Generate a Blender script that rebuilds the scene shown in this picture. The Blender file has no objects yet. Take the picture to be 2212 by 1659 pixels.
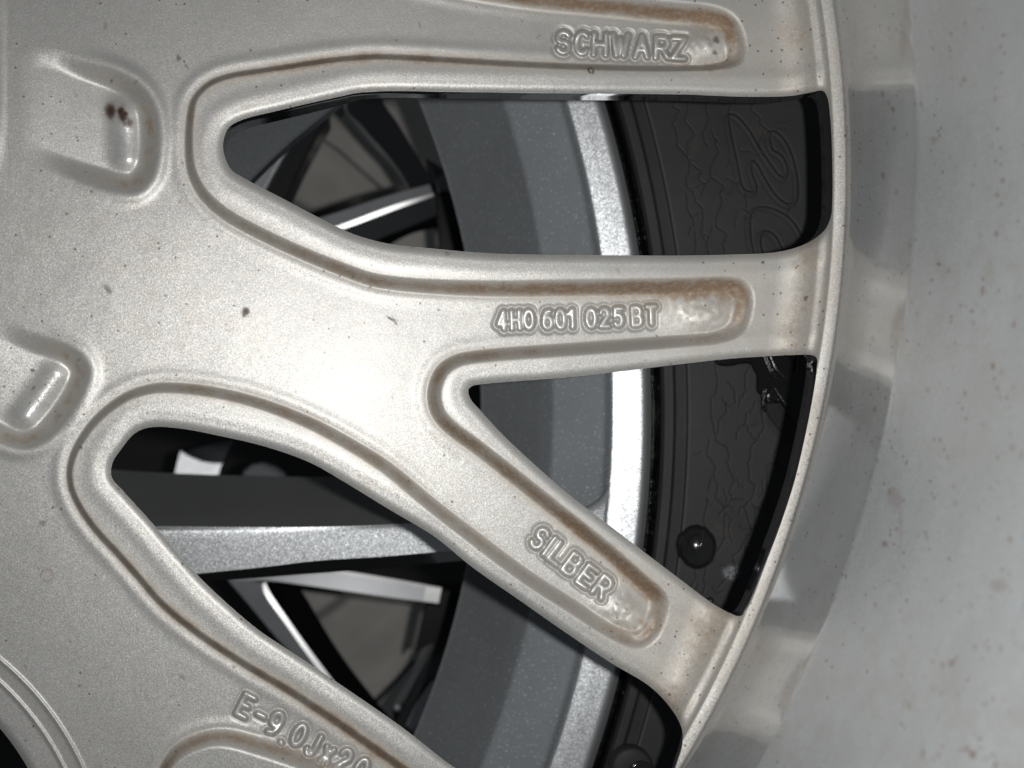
import bpy, math, random
import numpy as np
from mathutils import Vector

# ------------------------------------------------------------------ units
# The back of the wheel lies in the plane z = 0 (its spoke floor).  "u" is the
# small working unit: 1 u = 0.0926 mm, so the frame is 2212 x 1659 u at z = 0.
S = 0.2048 / 2212.0          # metres per u
D = 0.200 / S                # camera height above z = 0, in u (2160)
FX, FY = 770.0, 890.0          # foot of the lens axis

def world(px, py, z):
    """u position of a survey point (px, py) that lies at height z -> metres"""
    k = (D - z) / D
    return (px - FX) * S * k, -(py - FY) * S * k, z * S

C = bpy.context.scene.collection
sc = bpy.context.scene

# ------------------------------------------------------------------ camera
cam = bpy.data.objects.new('camera', bpy.data.cameras.new('camera'))
C.objects.link(cam); sc.camera = cam
cam.location = (0, 0, 0.200)
cam.data.sensor_width = 36.0
cam.data.lens = 36.0 * 0.200 / 0.2048
cam.data.shift_x = (1106.0 - FX) / 2212.0      # sensor frames to the right of the lens axis
cam.data.shift_y = (FY - 829.5) / 2212.0
cam.data.clip_start = 0.002
cam.data.clip_end = 20.0
cam.data.dof.use_dof = True
cam.data.dof.focus_distance = 0.203
cam.data.dof.aperture_fstop = 14.0

# ------------------------------------------------------------------ world
w = bpy.data.worlds.new('World'); sc.world = w
w.use_nodes = True
bg = w.node_tree.nodes['Background']
bg.inputs[0].default_value = (0.85, 0.92, 1.0, 1)
bg.inputs[1].default_value = 0.08

# the camera's own flash lamp, 2 cm beside the lens
fl = bpy.data.lights.new('flash_lamp', 'AREA')
fl.shape = 'DISK'; fl.size = 0.006; fl.energy = 0.42
fl.color = (1.0, 0.985, 0.955)
flo = bpy.data.objects.new('flash_lamp', fl); C.objects.link(flo)
flo.location = (0.020, 0.001, 0.203)

sc.view_settings.view_transform = 'Standard'
sc.view_settings.look = 'None'
sc.view_settings.exposure = 0.0
sc.view_settings.gamma = 1.0

rng = np.random.RandomState(7)

# ------------------------------------------------------------------ node helpers
def new_mat(name):
    m = bpy.data.materials.new(name); m.use_nodes = True
    nt = m.node_tree
    return m, nt, nt.nodes['Principled BSDF']

def N(nt, typ, **kw):
    n = nt.nodes.new(typ)
    for k, v in kw.items(): setattr(n, k, v)
    return n

def setin(nt, sock, v):
    if isinstance(v, bpy.types.NodeSocket): nt.links.new(v, sock)
    elif isinstance(v, (tuple, list)) and len(v) == 3 and sock.type == 'RGBA': sock.default_value = (*v, 1)
    else: sock.default_value = v

def mixc(nt, f, a, b, mode='MIX'):
    n = N(nt, 'ShaderNodeMix', data_type='RGBA', blend_type=mode)
    setin(nt, n.inputs[0], f); setin(nt, n.inputs[6], a); setin(nt, n.inputs[7], b)
    return n.outputs[2]

def mth(nt, op, a, b=0.0, c=0.0, clamp=False):
    n = N(nt, 'ShaderNodeMath', operation=op); n.use_clamp = clamp
    setin(nt, n.inputs[0], a); setin(nt, n.inputs[1], b); setin(nt, n.inputs[2], c)
    return n.outputs[0]

def vmth(nt, op, a, b=None, s=None):
    n = N(nt, 'ShaderNodeVectorMath', operation=op)
    setin(nt, n.inputs[0], a)
    if b is not None: setin(nt, n.inputs[1], b)
    if s is not None: setin(nt, n.inputs['Scale'], s)
    return n.outputs[0]

def coords(nt):
    return N(nt, 'ShaderNodeTexCoord').outputs['Object']

def noise(nt, co, scale, detail=3.0, rough=0.55, dist=0.0):
    n = N(nt, 'ShaderNodeTexNoise')
    nt.links.new(co, n.inputs['Vector'])
    n.inputs['Scale'].default_value = scale; n.inputs['Detail'].default_value = detail
    n.inputs['Roughness'].default_value = rough; n.inputs['Distortion'].default_value = dist
    return n.outputs[0]

def ramp(nt, v, lo, hi, a=0.0, b=1.0):
    n = N(nt, 'ShaderNodeMapRange'); n.interpolation_type = 'SMOOTHSTEP'
    setin(nt, n.inputs[0], v)
    n.inputs[1].default_value = lo; n.inputs[2].default_value = hi
    n.inputs[3].default_value = a; n.inputs[4].default_value = b
    return n.outputs[0]

def attr(nt, name):
    return N(nt, 'ShaderNodeAttribute', attribute_name=name).outputs['Fac']

def flakes(nt, co, scale, amount):
    """metal flakes: each tiny cell of the paint leans its own way"""
    v = N(nt, 'ShaderNodeTexVoronoi'); nt.links.new(co, v.inputs['Vector'])
    v.inputs['Scale'].default_value = scale
    d = vmth(nt, 'SUBTRACT', v.outputs['Color'], (0.5, 0.5, 0.5))
    d = vmth(nt, 'SCALE', d, s=amount)
    g = N(nt, 'ShaderNodeNewGeometry')
    return vmth(nt, 'NORMALIZE', vmth(nt, 'ADD', g.outputs['Normal'], d)), v.outputs['Color']

# ------------------------------------------------------------------ materials
def silver_paint(name, base, dirty=True, METAL=0.54, R0=0.475):
    m, nt, p = new_mat(name)
    co = coords(nt)
    nrm, cellc = flakes(nt, co, 5600.0, 0.15)
    big = noise(nt, co, 22.0, 5.0, 0.6)
    mid = noise(nt, co, 260.0, 4.0, 0.6)
    fine = noise(nt, co, 2600.0, 2.0, 0.6)
    col = mixc(nt, ramp(nt, big, 0.35, 0.68), tuple(c * 0.94 for c in base), tuple(min(1, c * 1.04) for c in base))
    # hair-fine handling scratches
    mp = N(nt, 'ShaderNodeMapping'); nt.links.new(co, mp.inputs[0]); mp.inputs['Scale'].default_value = (1.0, 0.05, 1.0); mp.inputs['Rotation'].default_value = (0, 0, 0.9)
    scr = noise(nt, mp.outputs[0], 1500.0, 2.0, 0.5, 0.6)
    col = mixc(nt, mth(nt, 'MULTIPLY', ramp(nt, scr, 0.74, 0.80), mth(nt, 'MULTIPLY', ramp(nt, big, 0.5, 0.7), 0.5)), col, (0.74, 0.73, 0.71))
    # chroma grain of the flakes
    hsv = N(nt, 'ShaderNodeHueSaturation'); hsv.inputs['Saturation'].default_value = 0.30
    nt.links.new(cellc, hsv.inputs['Color'])
    col = mixc(nt, 0.13, col, hsv.outputs[0], 'OVERLAY')
    # thin film of dust, tan, blotchy
    film = mth(nt, 'MULTIPLY', ramp(nt, mid, 0.42, 0.75), ramp(nt, big, 0.40, 0.72))
    col = mixc(nt, mth(nt, 'MULTIPLY', film, 0.35), col, (0.40, 0.34, 0.27))
    rough = mth(nt, 'ADD', R0, mth(nt, 'MULTIPLY', fine, 0.10))
    if dirty:
        dt = attr(nt, 'dirt_shade'); sp = attr(nt, 'spot'); ch = attr(nt, 'chip')
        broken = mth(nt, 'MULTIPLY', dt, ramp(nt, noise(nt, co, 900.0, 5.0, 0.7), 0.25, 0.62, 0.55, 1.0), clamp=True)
        col = mixc(nt, mth(nt, 'MULTIPLY', attr(nt, 'worn_lit'), 0.9), col, (0.70, 0.70, 0.69))
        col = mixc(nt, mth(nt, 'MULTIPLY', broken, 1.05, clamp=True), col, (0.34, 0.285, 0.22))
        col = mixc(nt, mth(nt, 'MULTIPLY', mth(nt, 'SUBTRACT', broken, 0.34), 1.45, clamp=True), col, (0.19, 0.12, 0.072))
        col = mixc(nt, sp, col, (0.24, 0.11, 0.065))
        # peppered specks of brake dust
        v = N(nt, 'ShaderNodeTexVoronoi'); nt.links.new(co, v.inputs['Vector']); v.inputs['Scale'].default_value = 620.0
        sel = N(nt, 'ShaderNodeSeparateColor'); nt.links.new(v.outputs['Color'], sel.inputs[0])
        dots = mth(nt, 'MULTIPLY', ramp(nt, v.outputs['Distance'], 0.10, 0.20, 1.0, 0.0),
                   mth(nt, 'GREATER_THAN', sel.outputs[0], mth(nt, 'SUBTRACT', 0.94, mth(nt, 'MULTIPLY', attr(nt, 'pepper'), 0.45))))
        col = mixc(nt, mth(nt, 'MULTIPLY', dots, 0.75), col, (0.13, 0.085, 0.06))
        col = mixc(nt, ch, col, (0.045, 0.022, 0.013))
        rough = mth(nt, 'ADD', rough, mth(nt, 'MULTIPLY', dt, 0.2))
        rough = mth(nt, 'SUBTRACT', rough, mth(nt, 'MULTIPLY', attr(nt, 'worn_lit'), 0.14))
        met = mth(nt, 'MULTIPLY', METAL, mth(nt, 'SUBTRACT', 1.0, mth(nt, 'MAXIMUM', broken, ch)))
        nt.links.new(met, p.inputs['Metallic'])
    else:
        p.inputs['Metallic'].default_value = METAL
    nt.links.new(col, p.inputs['Base Color'])
    nt.links.new(rough, p.inputs['Roughness'])
    bp = N(nt, 'ShaderNodeBump'); bp.inputs['Strength'].default_value = 0.22; bp.inputs['Distance'].default_value = 0.00012
    nt.links.new(fine, bp.inputs['Height']); nt.links.new(nrm, bp.inputs['Normal'])
    nt.links.new(bp.outputs[0], p.inputs['Normal'])
    return m, nt, p

M_silver, nt_, p_ = silver_paint('silver_wheel_paint', (0.425, 0.422, 0.410))
p_.inputs['Coat Weight'].default_value = 0.06
p_.inputs['Coat Roughness'].default_value = 0.28
M_barrel, nt_, p_ = silver_paint('silver_barrel_paint', (0.50, 0.53, 0.55), METAL=0.38, R0=0.38)
mp_ = N(nt_, 'ShaderNodeMapping'); nt_.links.new(coords(nt_), mp_.inputs[0]); mp_.inputs['Scale'].default_value = (1.0, 0.12, 1.0)
st_ = noise(nt_, mp_.outputs[0], 160.0, 6.0, 0.65); bl_ = noise(nt_, coords(nt_), 34.0, 4.0, 0.6)
old_ = p_.inputs['Base Color'].links[0].from_socket
c_ = mixc(nt_, ramp(nt_, st_, 0.35, 0.7, 0.0, 0.22), old_, (0.36, 0.35, 0.33))
c_ = mixc(nt_, ramp(nt_, bl_, 0.45, 0.75, 0.0, 0.20), c_, (0.34, 0.315, 0.28))
nt_.links.new(c_, p_.inputs['Base Color'])
p_.inputs['Coat Weight'].default_value = 1.0
p_.inputs['Coat IOR'].default_value = 2.1
nt_.links.new(mth(nt_, 'ADD', 0.08, mth(nt_, 'MULTIPLY', attr(nt_, 'soft'), 0.33)), p_.inputs['Coat Roughness'])

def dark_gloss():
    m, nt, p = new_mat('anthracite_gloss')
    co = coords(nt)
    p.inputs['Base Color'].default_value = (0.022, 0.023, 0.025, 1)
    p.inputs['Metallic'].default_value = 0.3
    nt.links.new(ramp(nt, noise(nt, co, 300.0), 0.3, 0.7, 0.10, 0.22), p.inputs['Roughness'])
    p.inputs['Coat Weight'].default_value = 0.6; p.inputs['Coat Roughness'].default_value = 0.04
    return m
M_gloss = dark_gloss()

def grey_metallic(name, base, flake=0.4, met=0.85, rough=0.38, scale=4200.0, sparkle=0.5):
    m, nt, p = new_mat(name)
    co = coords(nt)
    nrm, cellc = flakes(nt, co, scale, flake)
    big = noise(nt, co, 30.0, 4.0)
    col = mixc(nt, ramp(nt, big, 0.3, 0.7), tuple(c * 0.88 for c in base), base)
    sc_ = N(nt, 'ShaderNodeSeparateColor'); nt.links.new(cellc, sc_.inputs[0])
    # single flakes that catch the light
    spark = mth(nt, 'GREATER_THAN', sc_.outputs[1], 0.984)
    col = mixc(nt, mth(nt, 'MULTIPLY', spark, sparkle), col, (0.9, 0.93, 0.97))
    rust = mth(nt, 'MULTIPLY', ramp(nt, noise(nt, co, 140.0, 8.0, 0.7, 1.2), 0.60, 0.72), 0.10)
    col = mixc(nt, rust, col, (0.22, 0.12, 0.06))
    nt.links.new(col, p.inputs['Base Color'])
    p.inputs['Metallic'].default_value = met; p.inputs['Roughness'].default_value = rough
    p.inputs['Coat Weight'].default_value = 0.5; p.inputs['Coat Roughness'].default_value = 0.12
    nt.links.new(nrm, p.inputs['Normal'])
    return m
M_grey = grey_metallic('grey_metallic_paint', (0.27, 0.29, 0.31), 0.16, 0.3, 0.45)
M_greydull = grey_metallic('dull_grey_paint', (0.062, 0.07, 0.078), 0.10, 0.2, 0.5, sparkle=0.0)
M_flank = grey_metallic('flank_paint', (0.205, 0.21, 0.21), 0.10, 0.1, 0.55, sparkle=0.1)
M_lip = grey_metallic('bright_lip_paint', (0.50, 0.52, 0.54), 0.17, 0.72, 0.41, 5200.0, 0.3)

def simple(name, base, rough, met=0.0, coat=0.0):
    m, nt, p = new_mat(name)
    co = coords(nt)
    n1 = noise(nt, co, 45.0, 5.0, 0.6)
    col = mixc(nt, ramp(nt, n1, 0.3, 0.7), tuple(c * 0.8 for c in base), base)
    nt.links.new(col, p.inputs['Base Color'])
    p.inputs['Roughness'].default_value = rough; p.inputs['Metallic'].default_value = met
    p.inputs['Coat Weight'].default_value = coat; p.inputs['Coat Roughness'].default_value = 0.05
    return m
M_machined = simple('machined_bright_metal', (0.93, 0.94, 0.95), 0.32, 0.85)
M_far = simple('far_barrel_paint', (0.31, 0.30, 0.28), 0.6, 0.1)
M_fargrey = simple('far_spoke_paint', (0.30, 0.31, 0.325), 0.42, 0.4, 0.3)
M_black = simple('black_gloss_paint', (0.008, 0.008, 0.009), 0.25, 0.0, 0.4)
M_stud = simple('black_plastic', (0.012, 0.012, 0.012), 0.16, 0.0, 0.6)

def rubber():
    m, nt, p = new_mat('tyre_rubber')
    co = coords(nt)
    n1 = noise(nt, co, 90.0, 6.0, 0.65); n2 = noise(nt, co, 1800.0, 3.0, 0.7)
    col = mixc(nt, ramp(nt, n1, 0.3, 0.7), (0.0115, 0.0122, 0.0138), (0.0175, 0.0178, 0.0185))
    col = mixc(nt, ramp(nt, noise(nt, co, 130.0, 5.0), 0.58, 0.72, 0.0, 0.5), col, (0.032, 0.027, 0.023))
    col = mixc(nt, attr(nt, 'scuff'), col, (0.22, 0.23, 0.25))
    col = mixc(nt, attr(nt, 'crack'), col, (0.002, 0.002, 0.002))
    gl = attr(nt, 'gloss')
    col = mixc(nt, gl, col, (0.006, 0.006, 0.006))
    nt.links.new(col, p.inputs['Base Color'])
    p.inputs['Specular IOR Level'].default_value = 0.35
    nt.links.new(mth(nt, 'SUBTRACT', 0.62, mth(nt, 'MULTIPLY', gl, 0.48)), p.inputs['Roughness'])
    bp = N(nt, 'ShaderNodeBump'); bp.inputs['Strength'].default_value = 0.35; bp.inputs['Distance'].default_value = 0.00015
    nt.links.new(n2, bp.inputs['Height']); nt.links.new(bp.outputs[0], p.inputs['Normal'])
    return m
M_rubber = rubber()

# ------------------------------------------------------------------ object helpers
def tag(o, label=None, cat=None, group=None, kind=None):
    if label: o['label'] = label
    if cat: o['category'] = cat
    if group: o['group'] = group
    if kind: o['kind'] = kind
    return o

def empty(name, loc, label, cat, group=None):
    o = bpy.data.objects.new(name, None); C.objects.link(o); o.location = loc
    o.empty_display_size = 0.01
    return tag(o, label, cat, group)

def link_mesh(name, me, mat, parent=None, smooth=True):
    me.materials.append(mat)
    o = bpy.data.objects.new(name, me); C.objects.link(o)
    if smooth: me.polygons.foreach_set('use_smooth', np.ones(len(me.polygons), dtype=bool))
    if parent is not None:
        o.parent = parent
        o.location = tuple(-c for c in parent.location) if parent.type == 'EMPTY' else (0, 0, 0)
    return o

def np_mesh(name, V, quads, tris=None, attrs=None):
    """V (n,3) metres; quads (m,4); tris (k,3)"""
    me = bpy.data.meshes.new(name)
    nq = len(quads); ntri = 0 if tris is None else len(tris)
    me.vertices.add(len(V)); me.vertices.foreach_set('co', np.ascontiguousarray(V, dtype=np.float32).ravel())
    loops = quads.ravel() if nq else np.zeros(0, int)
    if ntri: loops = np.concatenate([loops, np.asarray(tris).ravel()])
    me.loops.add(len(loops)); me.loops.foreach_set('vertex_index', loops.astype(np.int32))
    starts = np.concatenate([np.arange(nq) * 4, nq * 4 + np.arange(ntri) * 3]).astype(np.int32)
    me.polygons.add(nq + ntri)
    me.polygons.foreach_set('loop_start', starts)
    me.update(calc_edges=True)
    for k, a in (attrs or {}).items():
        at = me.attributes.new(k, 'FLOAT', 'POINT'); at.data.foreach_set('value', a.astype(np.float32))
    return me

# ------------------------------------------------------------------ curves and distances
def spline(P, closed=True, n=7):
    P = np.asarray(P, float)
    m = len(P); out = []
    rngi = range(m if closed else m - 1)
    for i in rngi:
        if closed: a, b, c, d = P[(i - 1) % m], P[i], P[(i + 1) % m], P[(i + 2) % m]
        else: a, b, c, d = P[max(i - 1, 0)], P[i], P[i + 1], P[min(i + 2, m - 1)]
        # centripetal Catmull-Rom keeps uneven points from overshooting
        t0 = 0; t1 = t0 + max(np.linalg.norm(b - a), 1e-3) ** .5
        t2 = t1 + max(np.linalg.norm(c - b), 1e-3) ** .5; t3 = t2 + max(np.linalg.norm(d - c), 1e-3) ** .5
        for t in np.linspace(t1, t2, n, endpoint=False):
            A1 = (t1 - t) / (t1 - t0) * a + (t - t0) / (t1 - t0) * b
            A2 = (t2 - t) / (t2 - t1) * b + (t - t1) / (t2 - t1) * c
            A3 = (t3 - t) / (t3 - t2) * c + (t - t2) / (t3 - t2) * d
            B1 = (t2 - t) / (t2 - t0) * A1 + (t - t0) / (t2 - t0) * A2
            B2 = (t3 - t) / (t3 - t1) * A2 + (t - t1) / (t3 - t1) * A3
            out.append((t2 - t) / (t2 - t1) * B1 + (t - t1) / (t2 - t1) * B2)
    if not closed: out.append(P[-1])
    return np.array(out)

def seg_dist(P, x, y, closed=True):
    """unsigned distance from points to a polyline (x, y 1-D)"""
    best = np.full(x.shape, 1e18)
    m = len(P)
    for i in range(m if closed else m - 1):
        ax, ay = P[i]; bx, by = P[(i + 1) % m]
        dx, dy = bx - ax, by - ay; L = dx * dx + dy * dy
        if L < 1e-9: t = 0.0
        else: t = np.clip(((x - ax) * dx + (y - ay) * dy) / L, 0, 1)
        d = (x - ax - t * dx) ** 2 + (y - ay - t * dy) ** 2
        np.minimum(best, d, out=best)
    return np.sqrt(best)

def inside(P, x, y):
    r = np.zeros(x.shape, bool); m = len(P)
    for i in range(m):
        ax, ay = P[i]; bx, by = P[(i + 1) % m]
        if ay == by: continue
        c = ((ay > y) != (by > y)) & (x < (bx - ax) * (y - ay) / (by - ay) + ax)
        r ^= c
    return r

def sdf(P, X, Y, band=70, step=8):
    """signed distance, positive inside.  Exact in a band about the curve, coarse beyond."""
    ny, nx = X.shape
    iy = np.unique(np.append(np.arange(0, ny, step), ny - 1)); ix = np.unique(np.append(np.arange(0, nx, step), nx - 1))
    Xc = X[np.ix_(iy, ix)].ravel(); Yc = Y[np.ix_(iy, ix)].ravel()
    dc = (seg_dist(P, Xc, Yc) * np.where(inside(P, Xc, Yc), 1, -1)).reshape(len(iy), len(ix))
    tmp = np.array([np.interp(np.arange(nx), ix, row) for row in dc])
    full = np.array([np.interp(np.arange(ny), iy, tmp[:, j]) for j in range(nx)]).T
    near = np.abs(full) < band
    x = X[near]; y = Y[near]
    full[near] = seg_dist(P, x, y) * np.where(inside(P, x, y), 1, -1)
    return full

def line_field(lines, X, Y, reach):
    """distance to a set of open polylines, evaluated only near them"""
    d = np.full(X.shape, 1e6)
    x0, y0 = X[0, 0], Y[0, 0]; hx = X[0, 1] - X[0, 0]; hy = Y[1, 0] - Y[0, 0]
    for P in lines:
        P = np.asarray(P, float)
        i0 = max(int((P[:, 0].min() - reach - x0) / hx), 0); i1 = min(int((P[:, 0].max() + reach - x0) / hx) + 2, X.shape[1])
        j0 = max(int((P[:, 1].min() - reach - y0) / hy), 0); j1 = min(int((P[:, 1].max() + reach - y0) / hy) + 2, X.shape[0])
        if i1 <= i0 or j1 <= j0: continue
        sub = (slice(j0, j1), slice(i0, i1))
        dd = seg_dist(P, X[sub].ravel(), Y[sub].ravel(), closed=False).reshape(X[sub].shape)
        d[sub] = np.minimum(d[sub], dd)
    return d

def ss(x, a, b):
    t = np.clip((x - a) / (b - a), 0, 1); return t * t * (3 - 2 * t)

def fit_circle(P):
    P = np.asarray(P, float)
    A = np.c_[2 * P, np.ones(len(P))]; b = (P ** 2).sum(1)
    s = np.linalg.lstsq(A, b, rcond=None)[0]
    return s[0], s[1], math.sqrt(s[2] + s[0] ** 2 + s[1] ** 2)

def vnoise(X, Y, cell, seed):
    """smooth value noise on a plane"""
    r = np.random.RandomState(seed); T = r.rand(256, 256)
    gx = X / cell; gy = Y / cell
    i = np.floor(gx).astype(int); j = np.floor(gy).astype(int); fx = gx - i; fy = gy - j
    fx = fx * fx * (3 - 2 * fx); fy = fy * fy * (3 - 2 * fy)
    a = T[j % 256, i % 256]; b = T[j % 256, (i + 1) % 256]; c = T[(j + 1) % 256, i % 256]; d = T[(j + 1) % 256, (i + 1) % 256]
    return (a * (1 - fx) + b * fx) * (1 - fy) + (c * (1 - fx) + d * fx) * fy

# ------------------------------------------------------------------ clipped grid
def clip_grid(X, Y, Z, d, extra):
    """Keep the part of a grid where d >= 0, cut cleanly along d = 0.
    returns px, py, z, extras, polys(list of index tuples as quads/tris arrays), cell ids, rim edges"""
    ny, nx = X.shape
    idx = np.arange(ny * nx).reshape(ny, nx)
    ok = d >= 0
    px = list(); 
    keep = ok[:-1, :-1] & ok[:-1, 1:] & ok[1:, 1:] & ok[1:, :-1]
    anyk = ok[:-1, :-1] | ok[:-1, 1:] | ok[1:, 1:] | ok[1:, :-1]
    J, I = np.nonzero(keep)
    quads = np.c_[idx[J, I], idx[J + 1, I], idx[J + 1, I + 1], idx[J, I + 1]]
    qcell = np.c_[J, I]
    newv = {}; nv = []
    fx, fy, fz, fd = X.ravel(), Y.ravel(), Z.ravel(), d.ravel()
    fe = {k: v.ravel() for k, v in extra.items()}
    def cut(a, b):
        key = (a, b) if a < b else (b, a)
        if key not in newv:
            a_, b_ = key
            t = fd[a_] / (fd[a_] - fd[b_])
            newv[key] = ny * nx + len(nv)
            nv.append((a_, b_, t))
        return newv[key]
    J2, I2 = np.nonzero(anyk & ~keep)
    tris = []; tcell = []; rim = []
    q2 = []; q2cell = []
    for j, i in zip(J2, I2):
        c = [idx[j, i], idx[j + 1, i], idx[j + 1, i + 1], idx[j, i + 1]]
        poly = []
        for k in range(4):
            a, b = c[k], c[(k + 1) % 4]
            if fd[a] >= 0: poly.append(a)
            if (fd[a] >= 0) != (fd[b] >= 0): poly.append(cut(a, b))
        cuts = [k for k in range(len(poly)) if poly[k] >= ny * nx and poly[(k + 1) % len(poly)] >= ny * nx]
        for k in cuts: rim.append((poly[k], poly[(k + 1) % len(poly)]))
        for k in range(1, len(poly) - 1):
            tris.append((poly[0], poly[k], poly[k + 1])); tcell.append((j, i))
    if nv:
        a = np.array([v[0] for v in nv]); b = np.array([v[1] for v in nv]); t = np.array([v[2] for v in nv])
        lerp = lambda f: np.concatenate([f, f[a] + (f[b] - f[a]) * t])
    else: lerp = lambda f: f
    return (lerp(fx), lerp(fy), lerp(fz), {k: lerp(v) for k, v in fe.items()},
            quads, qcell, np.array(tris).reshape(-1, 3), np.array(tcell).reshape(-1, 2), rim)

def vert_normals(V, quads, tris):
    n = np.zeros_like(V)
    def acc(F, a, b, c, d):
        fn = np.cross(V[F[:, c]] - V[F[:, a]], V[F[:, d]] - V[F[:, b]])
        for k in range(F.shape[1]):
            for ax in range(3): n[:, ax] += np.bincount(F[:, k], fn[:, ax], len(V))
    acc(quads, 0, 1, 2, 3)
    if len(tris): acc(tris, 0, 0, 1, 2)
    l = np.linalg.norm(n, axis=1); l[l == 0] = 1
    return n / l[:, None]

def sub_mesh(name, V, NRM, quads, tris, attrs):
    used = np.unique(np.concatenate([quads.ravel(), tris.ravel()]).astype(int))
    remap = np.zeros(len(V), int); remap[used] = np.arange(len(used))
    me = np_mesh(name, V[used], remap[quads] if len(quads) else np.zeros((0, 4), int),
                 remap[tris] if len(tris) else None, {k: v[used] for k, v in attrs.items()})
    me.polygons.foreach_set('use_smooth', np.ones(len(me.polygons), dtype=bool))
    me.normals_split_custom_set_from_vertices(NRM[used].tolist())
    return me

# ================================================================== SILVER WHEEL (front)
win1 = [(482,310),(493,277),(520,260),(600,239),(700,216),(737,208),(770,201),(837,197),(937,198),(1070,200),(1237,202),(1475,204),(1575,208),(1642,209),
        (1708,207),(1750,200),(1777,196),(1787,210),(1793,250),(1797,317),(1798,433),(1795,467),(1783,495),(1758,517),(1725,533),(1675,545),(1575,550),
        (1475,552),(1270,551),(1057,547),(937,537),(837,526),(770,508),(737,494),(683,467),(617,432),(533,388),(500,367),(486,340)]
tri1 = [(1012,842),(1020,834),(1050,829),(1237,814),(1475,786),(1575,775),(1650,770),(1708,767),(1752,767),(1764,773),(1764,800),(1754,868),(1737,953),
        (1717,1037),(1690,1122),(1653,1222),(1620,1306),(1606,1327),(1596,1331),(1580,1326),(1540,1304),(1470,1252),(1404,1202),(1290,1115),(1237,1075),(1154,1003),(1087,940),
        (1037,886),(1016,861)]
win2 = [(241,1030),(243,1000),(262,970),(290,937),(315,925),(345,922),(400,927),(467,940),(567,963),(667,998),(737,1037),(840,1100),(937,1158),(1020,1225),(1120,1295),
        (1220,1365),(1320,1432),(1400,1480),(1437,1515),(1465,1555),(1474,1580),(1474,1610),(1462,1650),(1440,1710),(1400,1790),(1330,1860),(1250,1850),(1150,1790),
        (1037,1690),(977,1655),(870,1572),(737,1480),(640,1415),(560,1362),(490,1303),(430,1246),(380,1190),(320,1120),(270,1065)]
bore = [(-413 + 543 * math.cos(t), 1926 + 543 * math.sin(t)) for t in np.linspace(0, 2 * math.pi, 72, endpoint=False)]
floor_poly = [(-700,-500),(250,-500),(520,-260),(700,-120),(820,-66),(960,-28),(1137,0),(1300,15),(1475,33),(1520,37),(1552,45),(1570,57),(1579,75),(1585,112),(1578,132),
        (1545,143),(1475,147),(1237,143),(1070,135),(937,127),(820,122),(737,127),(600,147),(483,167),(443,187),(418,217),(409,260),(407,333),(414,375),(437,420),
        (483,463),(567,510),(667,556),(737,584),(804,607),(870,617),(970,624),(1070,627),(1237,625),(1475,621),(1558,619),(1585,624),(1597,634),(1601,650),(1598,675),
        (1591,698),(1575,715),(1542,727),(1475,734),(1237,752),(1037,767),(985,777),(954,798),(938,830),(935,863),(945,896),(970,925),(1020,962),(1070,1000),(1137,1053),
        (1220,1119),(1304,1186),(1354,1230),(1390,1263),(1412,1283),(1419,1300),(1412,1335),(1397,1364),(1379,1376),(1354,1374),(1304,1350),(1237,1307),(1137,1243),
        (1037,1168),(937,1091),(837,1008),(737,946),(667,910),(567,871),(467,846),(383,836),(333,837),(283,851),(240,877),(200,914),(163,970),(150,1013),(153,1053),
        (173,1098),(207,1146),(253,1196),(300,1249),(350,1306),(433,1373),(533,1439),(633,1499),(737,1568),(854,1651),(950,1722),(1100,1850),(1050,1960),(900,1800),(740,1676),
        (680,1648),(560,1607),(483,1589),(433,1596),(385,1620),(355,1659),(345,1730),(380,1900),(300,2300),(-700,2300)]
win1, tri1, win2 = spline(win1), spline(tri1), spline(win2)
floor_poly = spline(floor_poly, n=4)

bead_c = fit_circle([(1785,0),(1805,100),(1813,200),(1818,333),(1822,433),(1820,553),(1803,653),(1788,753),(1768,853),(1742,970),(1706,1106),(1668,1223),(1622,1339),(1585,1423),(1535,1523),(1485,1623)])
band_c = fit_circle([(1965,0),(1972,67),(1978,200),(1978,333),(1974,500),(1965,603),(1955,686),(1938,803),(1920,863),(1902,970),(1865,1106),(1825,1239),(1778,1349),(1740,1430),(1692,1545),(1655,1640)])
CX, CY, RB = bead_c

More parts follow.
